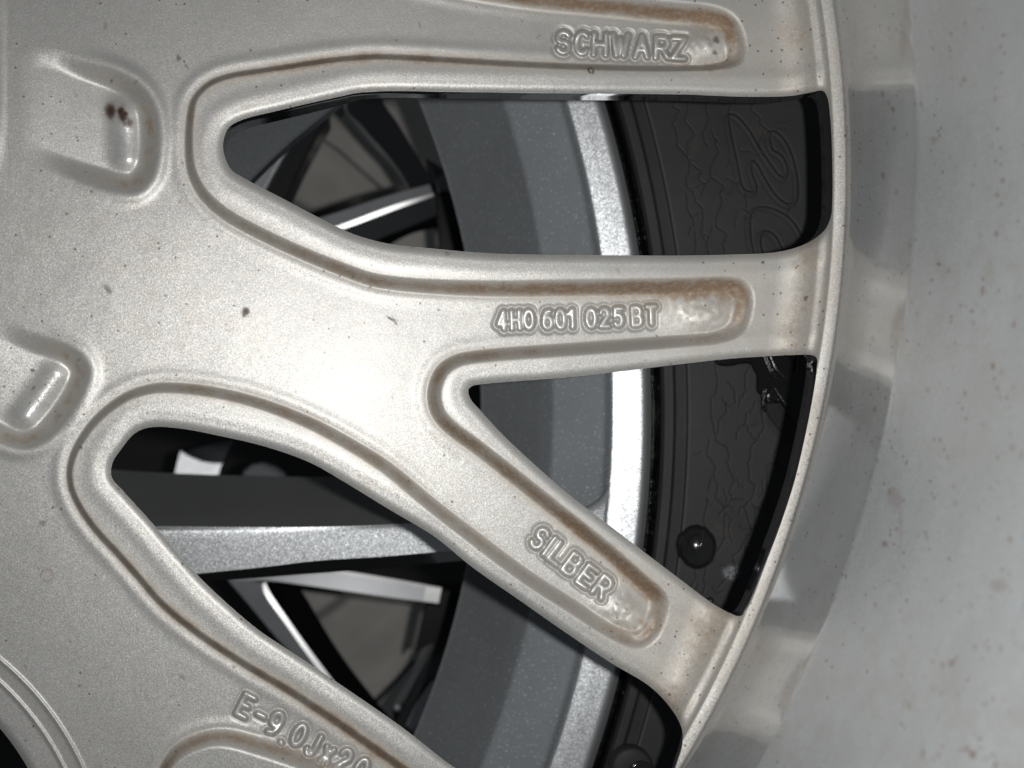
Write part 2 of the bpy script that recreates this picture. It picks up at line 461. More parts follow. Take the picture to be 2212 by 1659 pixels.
# --- strokes of the cast lettering -------------------------------------------------
def arc(cx, cy, rx, ry, a0, a1, n=10):
    return [(cx + rx * math.cos(math.radians(a)), cy + ry * math.sin(math.radians(a))) for a in np.linspace(a0, a1, n)]
G = {  # unit box x 0..1, y 0 (top) .. 1 (bottom)
 'S': [arc(.5,.27,.45,.25,-20,-180,8) + arc(.45,.27,.4,.24,180,110,4) + arc(.5,.74,.45,.26,-70,160,10)],
 'C': [arc(.55,.5,.5,.5,-45,-315,14)],
 'H': [[(0,0),(0,1)],[(1,0),(1,1)],[(0,.5),(1,.5)]],
 'W': [[(0,0),(.25,1),(.5,.2),(.75,1),(1,0)]],
 'A': [[(0,1),(.5,0),(1,1)],[(.2,.65),(.8,.65)]],
 'R': [[(0,1),(0,0),(.6,0)] + arc(.6,.26,.38,.26,-90,90,7) + [(0,.52)],[(.5,.52),(1,1)]],
 'Z': [[(0,0),(1,0),(0,1),(1,1)]],
 '4': [[(.7,1),(.7,0),(0,.72),(1,.72)]],
 '0': [arc(.5,.5,.5,.5,0,360,18)],
 '6': [arc(.5,.68,.5,.32,0,360,14), [(.02,.62),(.1,.3),(.35,.05),(.8,.02)]],
 '1': [[(.15,.25),(.6,0),(.6,1)]],
 '2': [arc(.5,.28,.46,.28,-170,20,9) + [(0,1),(1,1)]],
 '5': [[(.95,0),(.12,0),(.08,.45)] + arc(.48,.68,.46,.32,-110,150,9)],
 'B': [[(0,0),(0,1),(.6,1)] + arc(.6,.74,.4,.26,90,-90,7) + [(0,.48)],[(0,0),(.55,0)] + arc(.55,.24,.36,.24,-90,90,6)],
 'T': [[(0,0),(1,0)],[(.5,0),(.5,1)]],
 'I': [[(.5,0),(.5,1)]],
 'L': [[(0,0),(0,1),(1,1)]],
 'E': [[(1,0),(0,0),(0,1),(1,1)],[(0,.5),(.8,.5)]],
 '-': [[(.1,.5),(.9,.5)]],
 '9': [arc(.5,.32,.5,.32,0,360,14), [(.98,.38),(.9,.7),(.65,.95),(.2,1)]],
 '.': [[(.45,.97),(.55,1)]],
 'J': [[(.8,0),(.8,.7)] + arc(.42,.7,.38,.3,0,160,6)],
 'x': [[(.1,.3),(.9,1)],[(.9,.3),(.1,1)]],
}
def text_lines(items, w, h, ang):
    out = []; ca, sa = math.cos(math.radians(ang)), math.sin(math.radians(ang))
    for ch, cx, cy in items:
        ww = w * (1.25 if ch == 'W' else 1.0)
        for st in G[ch]:
            out.append([(cx + (x - .5) * ww * ca - (y - .5) * h * sa, cy + (x - .5) * ww * sa + (y - .5) * h * ca) for x, y in st])
    return out
T1 = text_lines([('S',1217,91),('C',1257,93),('H',1296,96),('W',1340,98),('A',1386,101),('R',1430,103),('Z',1466,105)], 26, 44, 2.0)
T2 = text_lines([('4',1085,692),('H',1114,691),('0',1142,690),('6',1183,690),('0',1211,689),('1',1235,688),('0',1277,687),('2',1306,686),('5',1336,685),('B',1376,683),('T',1407,681)], 17, 37, -2.0)
T3 = text_lines([('S',1166,1163),('I',1187,1180),('L',1207,1196),('B',1237,1220),('E',1269,1245),('R',1302,1268)], 24, 44, 37.0)
T4 = text_lines([('E',530,1525),('-',564,1546),('9',595,1562),('.',617,1584),('0',646,1588),('J',678,1609),('x',710,1625),('2',743,1642),('0',780,1662)], 21, 46, 27.0)

h_ = 2.5
X, Y = np.meshgrid(np.arange(-170, 2400, h_), np.arange(-150, 1820, h_))
d1 = sdf(win1, X, Y); d2 = sdf(tri1, X, Y); d3 = sdf(win2, X, Y)
RBORE = np.hypot(X + 413, Y - 1926)
dwin = -np.maximum(np.maximum(d1, d2), np.maximum(d3, 543 - RBORE))      # > 0 on metal
dF = -sdf(floor_poly, X, Y)                                              # > 0 on ribs
RHO = np.hypot(X - CX, Y - CY)
ANG = np.degrees(np.arctan2(Y - CY, X - CX))

# spoke floor: shallow dish
z = -0.075 * (np.minimum(RHO, 2400) - 1500)
z += 5.0 * (vnoise(X, Y, 420, 3) - .5) + .7 * (vnoise(X, Y, 60, 4) - .5) + .22 * (vnoise(X, Y, 16, 5) - .5)
# ribs that frame the windows; the wall leans more on the side that faces outward
gy, gx = np.gradient(dF, h_)
H = 44 + 8 * ss(RHO, 1250, 2000)
lean = np.clip((gx * (X - FX) + gy * (Y - FY)) / 900.0, -1, 1)
Wd = (19 + 6 * ss(RHO, 1300, 1900)) * np.clip(1 + .8 * lean, .35, 2)
z += H * ss(dF, -Wd * .55, Wd * .75)
z += (2.6 - 2.0 * ss(RHO, 1500, 2100)) * np.exp(-((dF + 25) / 13.0) ** 2)
# rolled edge of the windows
z -= 10 * np.clip(1 - dwin / 20.0, 0, 1) ** 2.2
z += 2.5 * np.exp(-((dwin - 40) / 18.0) ** 2) * (dF > 0)
# the spoke ends sweep up into the barrel
z += 72 * np.clip((RHO - (RB - 135)) / 118.0, 0, 1) ** 1.9
# floors of the spoke pockets bulge up at their blind ends
for cx, cy, rx, ry, a, hh in ((1530,98,80,42,3,21),(1545,675,85,50,-2,24),(1358,1335,80,42,40,26)):
    ca, sa = math.cos(math.radians(a)), math.sin(math.radians(a))
    u = (X - cx) * ca + (Y - cy) * sa; v = -(X - cx) * sa + (Y - cy) * ca
    q = np.exp(-((u / rx) ** 2 + (v / ry) ** 2))
    z += hh * q * (1 + .12 * (vnoise(X, Y, 11, 9) - .5)) * (1 - ss(dF, -8, 14))
# cast lettering
letter = np.full(X.shape, 1e6); lets = []
for T, halo, rise in ((T1, 5.5, 14), (T2, 5.5, 13), (T3, 5.5, 14), (T4, 2.5, 14)):
    dl = line_field(T, X, Y, 26); lets.append(dl)
    z += -halo * (1 - ss(dl, 8.0, 17.5)) * (.7 + .6 * vnoise(X, Y, 31, 95)) + rise * np.clip(1 - (np.maximum(dl - 1.8, 0) / 7.0) ** 2, 0, 1) * (.75 + .5 * vnoise(X, Y, 24, 93))
# hub recesses
rec1 = spline([(90,120),(187,148),(250,170),(293,197),(317,233),(326,283),(324,333),(314,373),(293,396),(267,399),(200,386),(133,364),(60,335),(-30,300),(-30,160)])
rec2 = spline([(-140,640),(-60,680),(0,702),(67,731),(133,757),(165,780),(176,803),(167,836),(147,873),(117,913),(83,943),(50,953),(10,943),(-60,900),(-160,820)])
r1 = sdf(rec1, X, Y); r2 = sdf(rec2, X, Y)
z -= 50 * ss(r1, -20, 30) * ss(X, 40, 290)
z -= 50 * ss(r2, -20, 30) * ss(X * .8 + Y * .6, 380, 640)
z += 7 * np.exp(-((r1 + 26) / 15.) ** 2) * ss(X, 150, 300) + 5 * np.exp(-((r2 + 26) / 15.) ** 2) * ss(X + Y, 800, 960)
def capsule(ax, ay, bx, by, r, hh):
    dd = seg_dist(np.array([(ax, ay), (bx, by)], float), X.ravel(), Y.ravel(), closed=False).reshape(X.shape)
    return hh * (1 - ss(dd, -r * .5, r))
def pad(ax, ay, bx, by, sg, hh):
    dd = seg_dist(np.array([(ax, ay), (bx, by)], float), X.ravel(), Y.ravel(), closed=False).reshape(X.shape)
    return hh * np.exp(-(dd / sg) ** 2)
z += pad(272, 248, 277, 340, 34, 21) + 4 * np.exp(-(((X - 275) / 24) ** 2 + ((Y - 345) / 26) ** 2)) + 4 * np.exp(-(((X - 270) / 22) ** 2 + ((Y - 248) / 24) ** 2))
z += pad(122, 812, 60, 900, 32, 21) + 5 * np.exp(-(((X - 54) / 22) ** 2 + ((Y - 902) / 22) ** 2))
z += 26 * ss(-X, -18, 40) * np.exp(-((Y - 160) / 170.) ** 4)
# bore ring
z += 5 * np.exp(-((RBORE - 649) / 4.5) ** 2) + 5 * np.exp(-((RBORE - 612) / 4.5) ** 2) - 4 * (1 - ss(RBORE, 606, 655))
# bead where spokes meet the barrel
zb_in = z
BEAD = np.exp(-((RHO - RB) / 17.0) ** 4)
zedge = 52.0
# barrel
s2 = 1.16
dcx, dcy, dR = (band_c[0] - CX) / (s2 - 1), (band_c[1] - CY) / (s2 - 1), (band_c[2] - RB) / (s2 - 1)
ax_ = X - CX; ay_ = Y - CY
a = dcx ** 2 + dcy ** 2 - dR ** 2
b = -2 * (ax_ * dcx + ay_ * dcy + RB * dR)
c = ax_ ** 2 + ay_ ** 2 - RB ** 2
disc = np.sqrt(np.maximum(b * b - 4 * a * c, 0))
s_ = np.where(np.abs(a) < 1e-9, -c / b, (-b - disc) / (2 * a))
s_b = (-b + disc) / (2 * a)
s_ = np.where((c > 0), np.where((s_ >= 0) & (s_ < 5), s_, s_b), 0)
s1 = 1 + np.clip(s_, 0, 1.2)
zz = D * (1 - 1 / s1)
zc = D * (1 - 1 / s2)
step = ss(zz, zc - 5, zc + 5)
zbarrel = np.where(zz < zc, zz, zc + .78 * (zz - zc))
zbarrel = zbarrel - 1 * step * (1 - ss(zz, zc + 8, zc + 120)) + 1.0 * (vnoise(X, Y * .35, 130, 21) - .5) * ss(zz, 20, 200)
u_ = RHO - (RB - 17)
zprof = np.where(u_ < 0, 47 + 1.25 * u_, 47 + np.where(u_ < 27, .30 * u_ + .006 * u_ ** 2, .30 * 27 + .006 * 27 ** 2))
zprof = np.where(u_ > 27, zprof + np.maximum(zbarrel - 14, 0) * ss(u_, 24, 34), zprof)
wedge = ss(RHO, RB - 48, RB - 20)
z = z * (1 - wedge) + zprof * wedge
z = z.astype(float)

# --- wear and painted shade attributes ---------------------------------------------------------------
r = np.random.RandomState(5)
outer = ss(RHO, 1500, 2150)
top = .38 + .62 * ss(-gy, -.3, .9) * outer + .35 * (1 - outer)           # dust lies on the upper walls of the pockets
dirt_shade = (1.08 - .13 * outer) * top * np.exp(-((dF - 2) / (15 + 1 * outer)) ** 2) * ss(RHO, 600, 1400) * (.6 + .6 * vnoise(X, Y, 28, 71))  # brown dust on the groove walls, strengthened to paint in their shade
dirt_shade += .30 * np.exp(-((dF + 8) / 22.) ** 2) * outer * ss(-gy, 0, .8)
dirt_shade += .62 * np.exp(-((RHO - (RB - 75)) / 50.) ** 2) * (.45 + .6 * vnoise(X, Y, 70, 8)) * (.8 + .3 * vnoise(X, Y, 9, 18)) * .75
dirt_shade += .30 * ss(RHO, 2080, 2300) * (1 - ss(RHO, RB, RB + 20)) * vnoise(X, Y, 80, 12)
dirt_shade += .25 * np.exp(-(((X - 1520) / 90) ** 2 + ((Y - 90) / 50) ** 2)) * vnoise(X, Y, 14, 2)
dirt_shade += .60 * np.exp(-(((X - 1490) / 130) ** 2 + ((Y - 655) / 45) ** 2)) * vnoise(X, Y, 14, 2)
dirt_shade += .45 * np.exp(-(((X - 1385) / 60) ** 2 + ((Y - 1345) / 40) ** 2)) * vnoise(X, Y, 14, 2)
dirt_shade += .55 * np.exp(-((r1 - 2) / 17.) ** 2) * ss(X, 150, 280) * (.3 + vnoise(X, Y, 18, 6)) + .55 * np.exp(-((r2 - 2) / 17.) ** 2) * (.3 + vnoise(X, Y, 18, 6)) * ss(X + Y, 700, 900)
dirt_shade += .16 * np.exp(-((RBORE - 630) / 10.) ** 2)
dirt_shade += .12 * np.exp(-((RHO - RB - 22) / 8.) ** 2) + .10 * np.exp(-(((X - 120) / 110) ** 2 + ((Y - 170) / 90) ** 2)) * vnoise(X, Y, 20, 31)
dirt_shade += (.04 + .16 * vnoise(X, Y * .4, 60, 19)) * ss(RHO, RB + 10, RB + 20) * (1 - step)
for dl in lets: dirt_shade += .16 * np.exp(-((dl - 11) / 3.5) ** 2) * (.4 + vnoise(X, Y, 20, 88))
dirt_shade = np.clip(dirt_shade, 0, .95)
pepper = ss(RHO, 2050, 2350) * (1 - .6 * ss(RHO, RB + 10, RB + 60)) + .25 * (1 - ss(RHO, 900, 1200))
spot = np.zeros(X.shape); chip = np.zeros(X.shape)
def dab(F, cx, cy, rx, ry, amp, sharp=2.0, ang=0.0):
    m = int((max(rx, ry) * 2.6) / h_) + 1
    j = int((cy - Y[0, 0]) / h_); i = int((cx - X[0, 0]) / h_)
    j0, j1, i0, i1 = max(j - m, 0), min(j + m, X.shape[0]), max(i - m, 0), min(i + m, X.shape[1])
    if j1 <= j0 or i1 <= i0: return
    xs = X[j0:j1, i0:i1] - cx; ys = Y[j0:j1, i0:i1] - cy
    ca, sa = math.cos(ang), math.sin(ang); u = xs * ca + ys * sa; v = -xs * sa + ys * ca
    wob = 1 + .5 * (vnoise(X[j0:j1, i0:i1], Y[j0:j1, i0:i1], 5, 77) - .5)
    F[j0:j1, i0:i1] = np.maximum(F[j0:j1, i0:i1], amp * np.exp(-(((u / rx) ** 2 + (v / ry) ** 2) * wob * .7) ** sharp))
for cx, cy, rx, ry, am in ((2145,791,4,7,.8),(2249,825,4,8,.75),(2229,841,5,5,.55),(2221,829,3,4,.5),(2191,701,4,7,.5),(2189,838,3,4,.45),(2187,967,5,6,.5),(2228,965,4,4,.4),
        (2232,996,4,5,.4),(2224,585,4,6,.5),(2232,603,4,4,.5),(2301,612,4,5,.5),(2122,631,3,7,.6),(2156,1265,17,12,.32),(2164,1230,4,4,.4),(2181,1240,3,4,.4),(2162,1402,3,9,.5),
        (2036,1436,4,6,.5),(2055,1433,6,7,.6),(2015,1430,3,4,.4),(2033,1498,3,3,.5),(1964,1525,3,7,.5),(2145,1510,3,5,.5),(1994,1628,3,9,.65),(2101,1630,6,8,.8),(2088,1618,5,7,.6),
        (2036,1612,3,4,.5),(2027,1631,4,4,.5),(2016,1640,3,3,.5),(1911,1175,6,6,.6),(1930,1056,3,4,.5),(1922,1063,4,7,.55),(1936,1080,14,18,.28),(1946,1130,4,50,.20),(1921,1255,3,3,.5),
        (2083,172,4,5,.6),(2085,50,3,4,.5),(1990,224,3,5,.5),(1976,224,3,4,.4),(1951,95,8,26,.35),(2018,300,8,5,.4),(2100,672,4,4,.6),(2075,660,3,4,.5),(2152,505,4,6,.6),(2050,585,3,4,.5),
        (2239,12,3,5,.5),(2285,23,3,4,.5),(2274,157,3,4,.5),(2400,150,3,5,.4)):
    dab(spot, cx, cy, rx, ry, am)
for k in range(280):
    cx = r.uniform(1850, 2330); cy = r.uniform(-80, 1750); q = r.uniform(1.5, 3.6)
    if math.hypot(cx - CX, cy - CY) > RB + 50: dab(spot, cx, cy, q, q * r.uniform(1, 1.9), r.uniform(.15, .6))
for k in range(60):                                             # rust blush on hub and spokes
    cx = r.uniform(0, 1700); cy = r.uniform(0, 1600); q = r.uniform(2, 4)
    dab(spot, cx, cy, q, q * r.uniform(.6, 2), r.uniform(.15, .5), ang=r.uniform(0, 3))
for cx, cy, rx, ry, am, an in ((239,240,7,11,1,0),(261,240,5,7,1,.3),(267,252,7,9,1,-.5),(275,264,8,6,.9,.6),(234,236,5,6,.9,0),(270,247,5,5,1,0),(531,673,6,7,1,.5),(527,680,3,4,.9,0),(385,125,3,6,.7,0),
        (232,624,9,4,.55,.8),(236,630,5,3,.6,.8),(844,689,8,1.8,.8,.6),(853,694,2,8,.6,-.5),(92,1130,6,5,.5,0),(70,800,4,3,.8,0),(72,838,2,5,.8,.7),(1546,85,5,5,.8,.3),(1544,113,4,4,.7,.5),(1550,90,3,3,.8,0),
        (1271,150,1.8,3.5,.95,0),(1277,147,3.5,1.6,.95,0),(1274,156,3,1.8,.95,.5),(1281,155,1.8,4,.95,.2),(2028,571,3,3,.9,0),(1648,567,2.6,2.6,1,0),(1740,645,2.5,4,.8,0),(403,143,2,5,.6,-.5),(388,126,3,2.5,.7,0)):
    q_ = 1.5 if (cx < 300 and cy < 300 and cx > 200) else 1.15
    dab(chip, cx, cy, rx * q_, ry * q_, am, 2.2, an)
for k in range(90):
    cx = r.uniform(0, 1800); cy = r.uniform(0, 1659); q = r.uniform(1.2, 2.2)
    dab(chip, cx, cy, q, q * r.uniform(.8, 1.8), r.uniform(.4, .9), ang=r.uniform(0, 3))
for k in range(14):                                             # hair-thin fibres and flecks on the floor
    cx = r.uniform(50, 1500); cy = r.uniform(50, 1600)
    dab(chip, cx, cy, r.uniform(4, 8), 1.3, .6, 1.5, r.uniform(0, 3))
for cx, cy, R_, am in ((101,1243,13,.5),(494,707,8,.45)):      # little rust rings
    rr = np.hypot(X - cx, Y - cy); spot = np.maximum(spot, am * np.exp(-((rr - R_) / 2.0) ** 2) * (vnoise(X, Y, 7, 51) > .35))
spot = np.clip(spot, 0, 1)
worn_lit = np.clip(capsule(272, 248, 276, 345, 50, 1.0) * 1.3 + capsule(122, 808, 56, 900, 44, 1.0) * 1.3, 0, 1) * (.55 + .45 * (vnoise(X, Y, 12, 61) > .35))
for cx, cy, rx, ry in ((1535, 98, 32, 26), (1500, 672, 45, 26), (1352, 1330, 30, 24)):
    worn_lit = np.maximum(worn_lit, .9 * np.exp(-(((X - cx) / rx) ** 2 + ((Y - cy) / ry) ** 2)) * ss(vnoise(X, Y, 13, 62) * .6 + vnoise(X, Y, 5, 63) * .4, .42, .58))

for dl in lets: worn_lit = np.maximum(worn_lit, .55 * np.clip(1 - (dl - 2.2) / 2.5, 0, 1) * (.4 + .8 * vnoise(X, Y, 15, 97)))  # letter tops rubbed clean, painted lighter still as if catching light
worn_lit = np.clip(worn_lit, 0, 1)
px, py, pz, ex, quads, qc, tris, tc, rim = clip_grid(X, Y, z, dwin, dict(dirt_shade=dirt_shade, spot=spot, chip=chip, pepper=pepper, soft=step * ss(zz, zc, zc + 12), worn_lit=worn_lit))
k_ = (D - pz) / D
V = np.c_[(px - FX) * S * k_, -(py - FY) * S * k_, pz * S]
NRM = vert_normals(V, quads, tris)
if NRM[len(NRM) // 2, 2] < 0 or np.median(NRM[:, 2]) < 0:
    quads = quads[:, ::-1]; tris = tris[:, ::-1]; NRM = -NRM

# --- part labels -------------------------------------------------------------------
lab = np.zeros(X.shape, int)                                    # 0 hub
arms = (RHO > 1560) | ((RHO > 1330) & ((ANG < 2) | (ANG > 37)))
lab[arms & (ANG <= 1.0)] = 1
lab[arms & (ANG > 1.0) & (ANG <= 17.6)] = 2
lab[arms & (ANG > 17.6) & (ANG <= 38.6)] = 3
lab[arms & (ANG > 38.6)] = 4
lab[(r1 > -20) & (X > 40)] = 5; lab[(r2 > -20)] = 6
lab[(RBORE < 660)] = 7
lab[RHO > RB - 18] = 8
lab[RHO > RB + 11] = 9
for i, dl in enumerate(lets): lab[dl < 15] = 10 + i
ORIGIN = (0.0, 0.0, 0.0)
CW = world(CX, CY, 0)
wheel = empty('alloy_wheel', CW, 'silver alloy wheel seen from its dusty back, cast lettering on the spokes', 'wheel')
specs = {0: ('hub_face', None), 1: ('spoke', 'spoke with SCHWARZ in its pocket'), 2: ('spoke', 'spoke with the part number in its pocket'), 3: ('spoke', 'spoke with SILBER in its pocket'),
         4: ('spoke', 'spoke with the rim size cast in it'), 5: ('hub_recess', 'recess with chipped dark paint'), 6: ('hub_recess', None), 7: ('bore_ring', None),
         8: ('rim_bead', None), 9: ('rim_barrel', 'barrel wall spotted with rust coloured specks'),
         10: ('lettering', 'raised letters SCHWARZ'), 11: ('lettering', 'raised characters 4H0 601 025 BT'), 12: ('lettering', 'raised letters SILBER'), 13: ('lettering', 'raised characters E-9.0Jx20')}
ql = lab[qc[:, 0], qc[:, 1]]; tl = lab[tc[:, 0], tc[:, 1]]
attrs = {k: ex[k] for k in ('dirt_shade', 'spot', 'chip', 'pepper', 'soft', 'worn_lit')}
made = {}
for L, (nm, lb) in specs.items():
    q = quads[ql == L]; t = tris[tl == L]
    if len(q) == 0: continue
    me = sub_mesh(nm, V, NRM, q, t, attrs)
    par = wheel if L < 10 else made[L - 9]
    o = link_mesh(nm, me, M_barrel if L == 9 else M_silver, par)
    if lb: o['label'] = lb
    made[L] = o

# --- walls of the windows ----------------------------------------------------------
def resample(P, step):
    Q = np.vstack([P, P[:1]]); L = np.concatenate([[0], np.cumsum(np.hypot(*np.diff(Q, axis=0).T))])
    n = int(L[-1] / step); u = np.linspace(0, L[-1], n, endpoint=False)
    return np.c_[np.interp(u, L, Q[:, 0]), np.interp(u, L, Q[:, 1])]
def zat(x, y):
    i = np.clip((x - X[0, 0]) / h_, 0, X.shape[1] - 2); j = np.clip((y - Y[0, 0]) / h_, 0, X.shape[0] - 2)
    i0 = i.astype(int); j0 = j.astype(int); fx = i - i0; fy = j - j0
    return (z[j0, i0] * (1 - fx) + z[j0, i0 + 1] * fx) * (1 - fy) + (z[j0 + 1, i0] * (1 - fx) + z[j0 + 1, i0 + 1] * fx) * fy
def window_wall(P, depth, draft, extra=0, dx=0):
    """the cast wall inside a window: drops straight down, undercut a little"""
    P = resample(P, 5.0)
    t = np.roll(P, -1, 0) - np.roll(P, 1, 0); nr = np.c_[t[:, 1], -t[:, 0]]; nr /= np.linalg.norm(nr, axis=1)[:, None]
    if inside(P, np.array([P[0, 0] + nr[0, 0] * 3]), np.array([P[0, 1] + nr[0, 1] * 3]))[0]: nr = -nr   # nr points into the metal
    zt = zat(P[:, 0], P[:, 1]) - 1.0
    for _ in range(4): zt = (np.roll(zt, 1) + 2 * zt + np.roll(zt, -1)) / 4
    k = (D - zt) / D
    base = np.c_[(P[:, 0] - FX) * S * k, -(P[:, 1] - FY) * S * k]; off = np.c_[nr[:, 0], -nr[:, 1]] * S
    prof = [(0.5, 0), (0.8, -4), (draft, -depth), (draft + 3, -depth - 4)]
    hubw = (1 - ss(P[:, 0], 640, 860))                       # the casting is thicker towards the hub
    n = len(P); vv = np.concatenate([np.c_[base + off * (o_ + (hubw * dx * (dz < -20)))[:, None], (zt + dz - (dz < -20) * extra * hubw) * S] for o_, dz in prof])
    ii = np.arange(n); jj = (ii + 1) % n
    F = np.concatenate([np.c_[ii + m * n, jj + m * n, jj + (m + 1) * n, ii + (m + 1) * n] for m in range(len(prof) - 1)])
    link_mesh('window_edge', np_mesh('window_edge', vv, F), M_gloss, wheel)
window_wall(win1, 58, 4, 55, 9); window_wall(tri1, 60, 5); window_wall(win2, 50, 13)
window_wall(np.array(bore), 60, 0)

# ================================================================== GREY WHEEL WITH TYRE (behind)
cA = fit_circle([(905,215),(960,380),(1003,540),(1041,833),(1040,880),(1007,1216),(970,1373),(897,1583)])
cB = fit_circle([(1072,215),(1110,340),(1143,500),(1184,836),(1172,1000),(1119,1379),(1078,1513),(1041,1610)])
cI = fit_circle([(1224,217),(1265,360),(1297,533),(1322,800),(1320,1020),(1260,1403),(1240,1503),(1194,1646)])
cE = fit_circle([(1302,217),(1331,332),(1376,551),(1401,797),(1392,1138),(1331,1457),(1303,1578),(1274,1659)])
cG = fit_circle([(1333,217),(1404,551),(1428,794),(1423,1086),(1359,1474),(1305,1659)])
cR2 = fit_circle([(1362,217),(1433,551),(1456,790),(1447,1086),(1388,1474),(1330,1659)])
cR3 = fit_circle([(1392,217),(1424,342),(1463,551),(1484,788),(1482,1012),(1466,1216),(1408,1500),(1362,1659)])
def cd(c, X, Y): return np.hypot(X - c[0], Y - c[1]) - c[2]

def profile(X, Y, curves):
    """height between neighbouring circular survey curves; curves = [(circle, offset, z)]"""
    ds = [cd(c, X, Y) - off for c, off, _ in curves]
    zs = [q[2] for q in curves]
    Z = np.full(X.shape, float(zs[0])); 
    for i in range(len(curves) - 1):
        t = ds[i] / np.where(np.abs(ds[i] - ds[i + 1]) < 1e-6, 1e-6, ds[i] - ds[i + 1])
        m = (ds[i] >= 0) & (ds[i + 1] < 0)
        Z[m] = (zs[i] + (zs[i + 1] - zs[i]) * np.clip(t, 0, 1))[m]
    t = ds[-1]; Z[t >= 0] = zs[-1]
    return Z

def blur(Z, n):
    for _ in range(n):
        P = np.pad(Z, 1, mode='edge')
        Z = (P[:-2, 1:-1] + P[2:, 1:-1] + P[1:-1, :-2] + P[1:-1, 2:] + 2 * P[1:-1, 1:-1]) / 6
    return Z

def height_part(name, X, Y, Z, d, mat, parent, attrs=None, label=None):
    a, b, zz_, e_, q, _, t, _, _ = clip_grid(X, Y, Z, d, attrs or {})
    kk = (D - zz_) / D
    VV = np.c_[(a - FX) * S * kk, -(b - FY) * S * kk, zz_ * S]
    q = q[:, ::-1]; t = t[:, ::-1] if len(t) else t
    nn = vert_normals(VV, q, t)
    if np.median(nn[:, 2]) < 0: q = q[:, ::-1]; t = t[:, ::-1] if len(t) else t; nn = -nn
    me = sub_mesh(name, VV, nn, q, t, e_)
    o = link_mesh(name, me, mat, parent)
    if label: o['label'] = label
    return o

wheel2 = empty('tyred_wheel', world(-700, 885, -450), 'grey alloy wheel with a cracked black tyre, right behind the silver wheel', 'wheel')

Xr, Yr = np.meshgrid(np.arange(820, 1420, 3.0), np.arange(60, 1790, 3.0))
Zr = profile(Xr, Yr, [(cA, 0, -900), (cB, -14, -650), (cB, 14, -600), (cI, -16, -512), (cI, -3, -488), (cI, 22, -481), (cE, -12, -473), (cE, -3, -481), (cE, 4, -500)])
Zr = blur(Zr, 3)
dA = cd(cA, Xr, Yr); dI = cd(cI, Xr, Yr) ; dE = cd(cE, Xr, Yr)
height_part('rim_barrel', Xr, Yr, Zr, np.minimum(dA, -dI), M_grey, wheel2)
height_part('rim_flange', Xr, Yr, Zr, np.minimum(dI, 4 - dE), M_lip, wheel2)

# --- tyre --------------------------------------------------------------------------
Xt, Yt = np.meshgrid(np.arange(1240, 1960, 1.5), np.arange(100, 1780, 1.5))
Zt = profile(Xt, Yt, [(cE, 0, -560), (cE, 8, -585), (cG, -2, -466), (cG, 6, -452), (cR2, -2, -450), (cR2, 3, -453), (cR3, -4, -452), (cR3, 3, -443), (cR3, 330, -395)])
Zt = blur(Zt, 1)
def cr4(pts): return [(1260 + x * .2639, 184 + y * .2639) for x, y in pts]
def cr5(pts): return [(1336 + x * .3704, 753 + y * .3704) for x, y in pts]
cracks = [cr4([(740,130),(735,170),(790,200),(730,310),(765,380),(768,490),(845,575),(872,610),(872,700),(845,750),(850,820),(905,870),(915,940),(985,1010),(980,1110),(990,1220),(1030,1245),(1020,1330),(1040,1390)]),
  cr4([(860,135),(830,290),(912,385),(865,460),(850,575)]), cr4([(1000,130),(1005,200),(1032,265),(980,390),(990,460),(1020,500)]), cr4([(1085,425),(1080,480),(1108,545),(1040,680),(1048,750),(1000,810),(970,900)]),
  cr4([(1048,750),(1155,830),(1120,890),(1142,950),(1095,1070),(1090,1150),(1180,1220),(1145,1300),(1168,1385)]), cr4([(872,630),(965,690),(948,765),(1000,800)]),
  cr4([(845,880),(855,1020),(912,1110),(905,1150)]), cr4([(1205,140),(1190,260)]), cr4([(1390,135),(1375,200),(1455,270),(1450,310),(1540,390)]), cr4([(1325,885),(1340,950),(1335,1020),(1375,1060)]),
  cr4([(1480,390),(1430,500),(1475,580)]), cr4([(1690,990),(1675,1060)]), cr4([(1060,1150),(1030,1240)]), cr4([(920,1200),(930,1300),(915,1385)]), cr4([(880,1150),(870,1230)]),
  cr5([(565,90),(582,170),(572,260),(545,280),(545,400),(570,500),(572,540),(640,580),(650,640),(635,670),(680,770),(645,840),(665,860)]),
  cr5([(770,100),(742,150),(745,250),(710,300),(705,335)]), cr5([(640,195),(680,245),(685,320)]), cr5([(632,310),(635,370),(590,420),(580,500)]), cr5([(750,380),(745,430),(700,480),(690,530)]),
  cr5([(750,440),(765,490),(805,530)]), cr5([(835,345),(850,460),(815,530),(780,570),(775,620),(762,660),(765,760),(800,800),(785,870),(735,930),(760,1000),(775,1060),(740,1140),(745,1200),(760,1270),(768,1330)]),
  cr5([(530,535),(518,620),(568,690),(555,740),(580,790),(570,870),(625,935),(620,1050),(625,1110),(580,1180)]), cr5([(525,880),(500,990),(510,1040)]), cr5([(545,760),(525,830)]), cr5([(810,1050),(775,1060),(700,1190),(670,1210),(690,1340),(650,1420),(640,1480),(680,1540)]),
  cr5([(780,900),(825,945),(880,950)]), cr5([(630,940),(660,880),(740,880)]), cr5([(515,1260),(500,1340),(510,1380),(490,1440)]), cr5([(625,1350),(580,1400)]), cr5([(960,550),(920,610),(940,650),(880,700)]),
  cr5([(570,1490),(610,1540),(640,1490)]), [(1452,1659),(1440,1620),(1452,1600),(1455,1575)], [(1440,1659),(1420,1640)]]
rc = random.Random(4)
jag = []
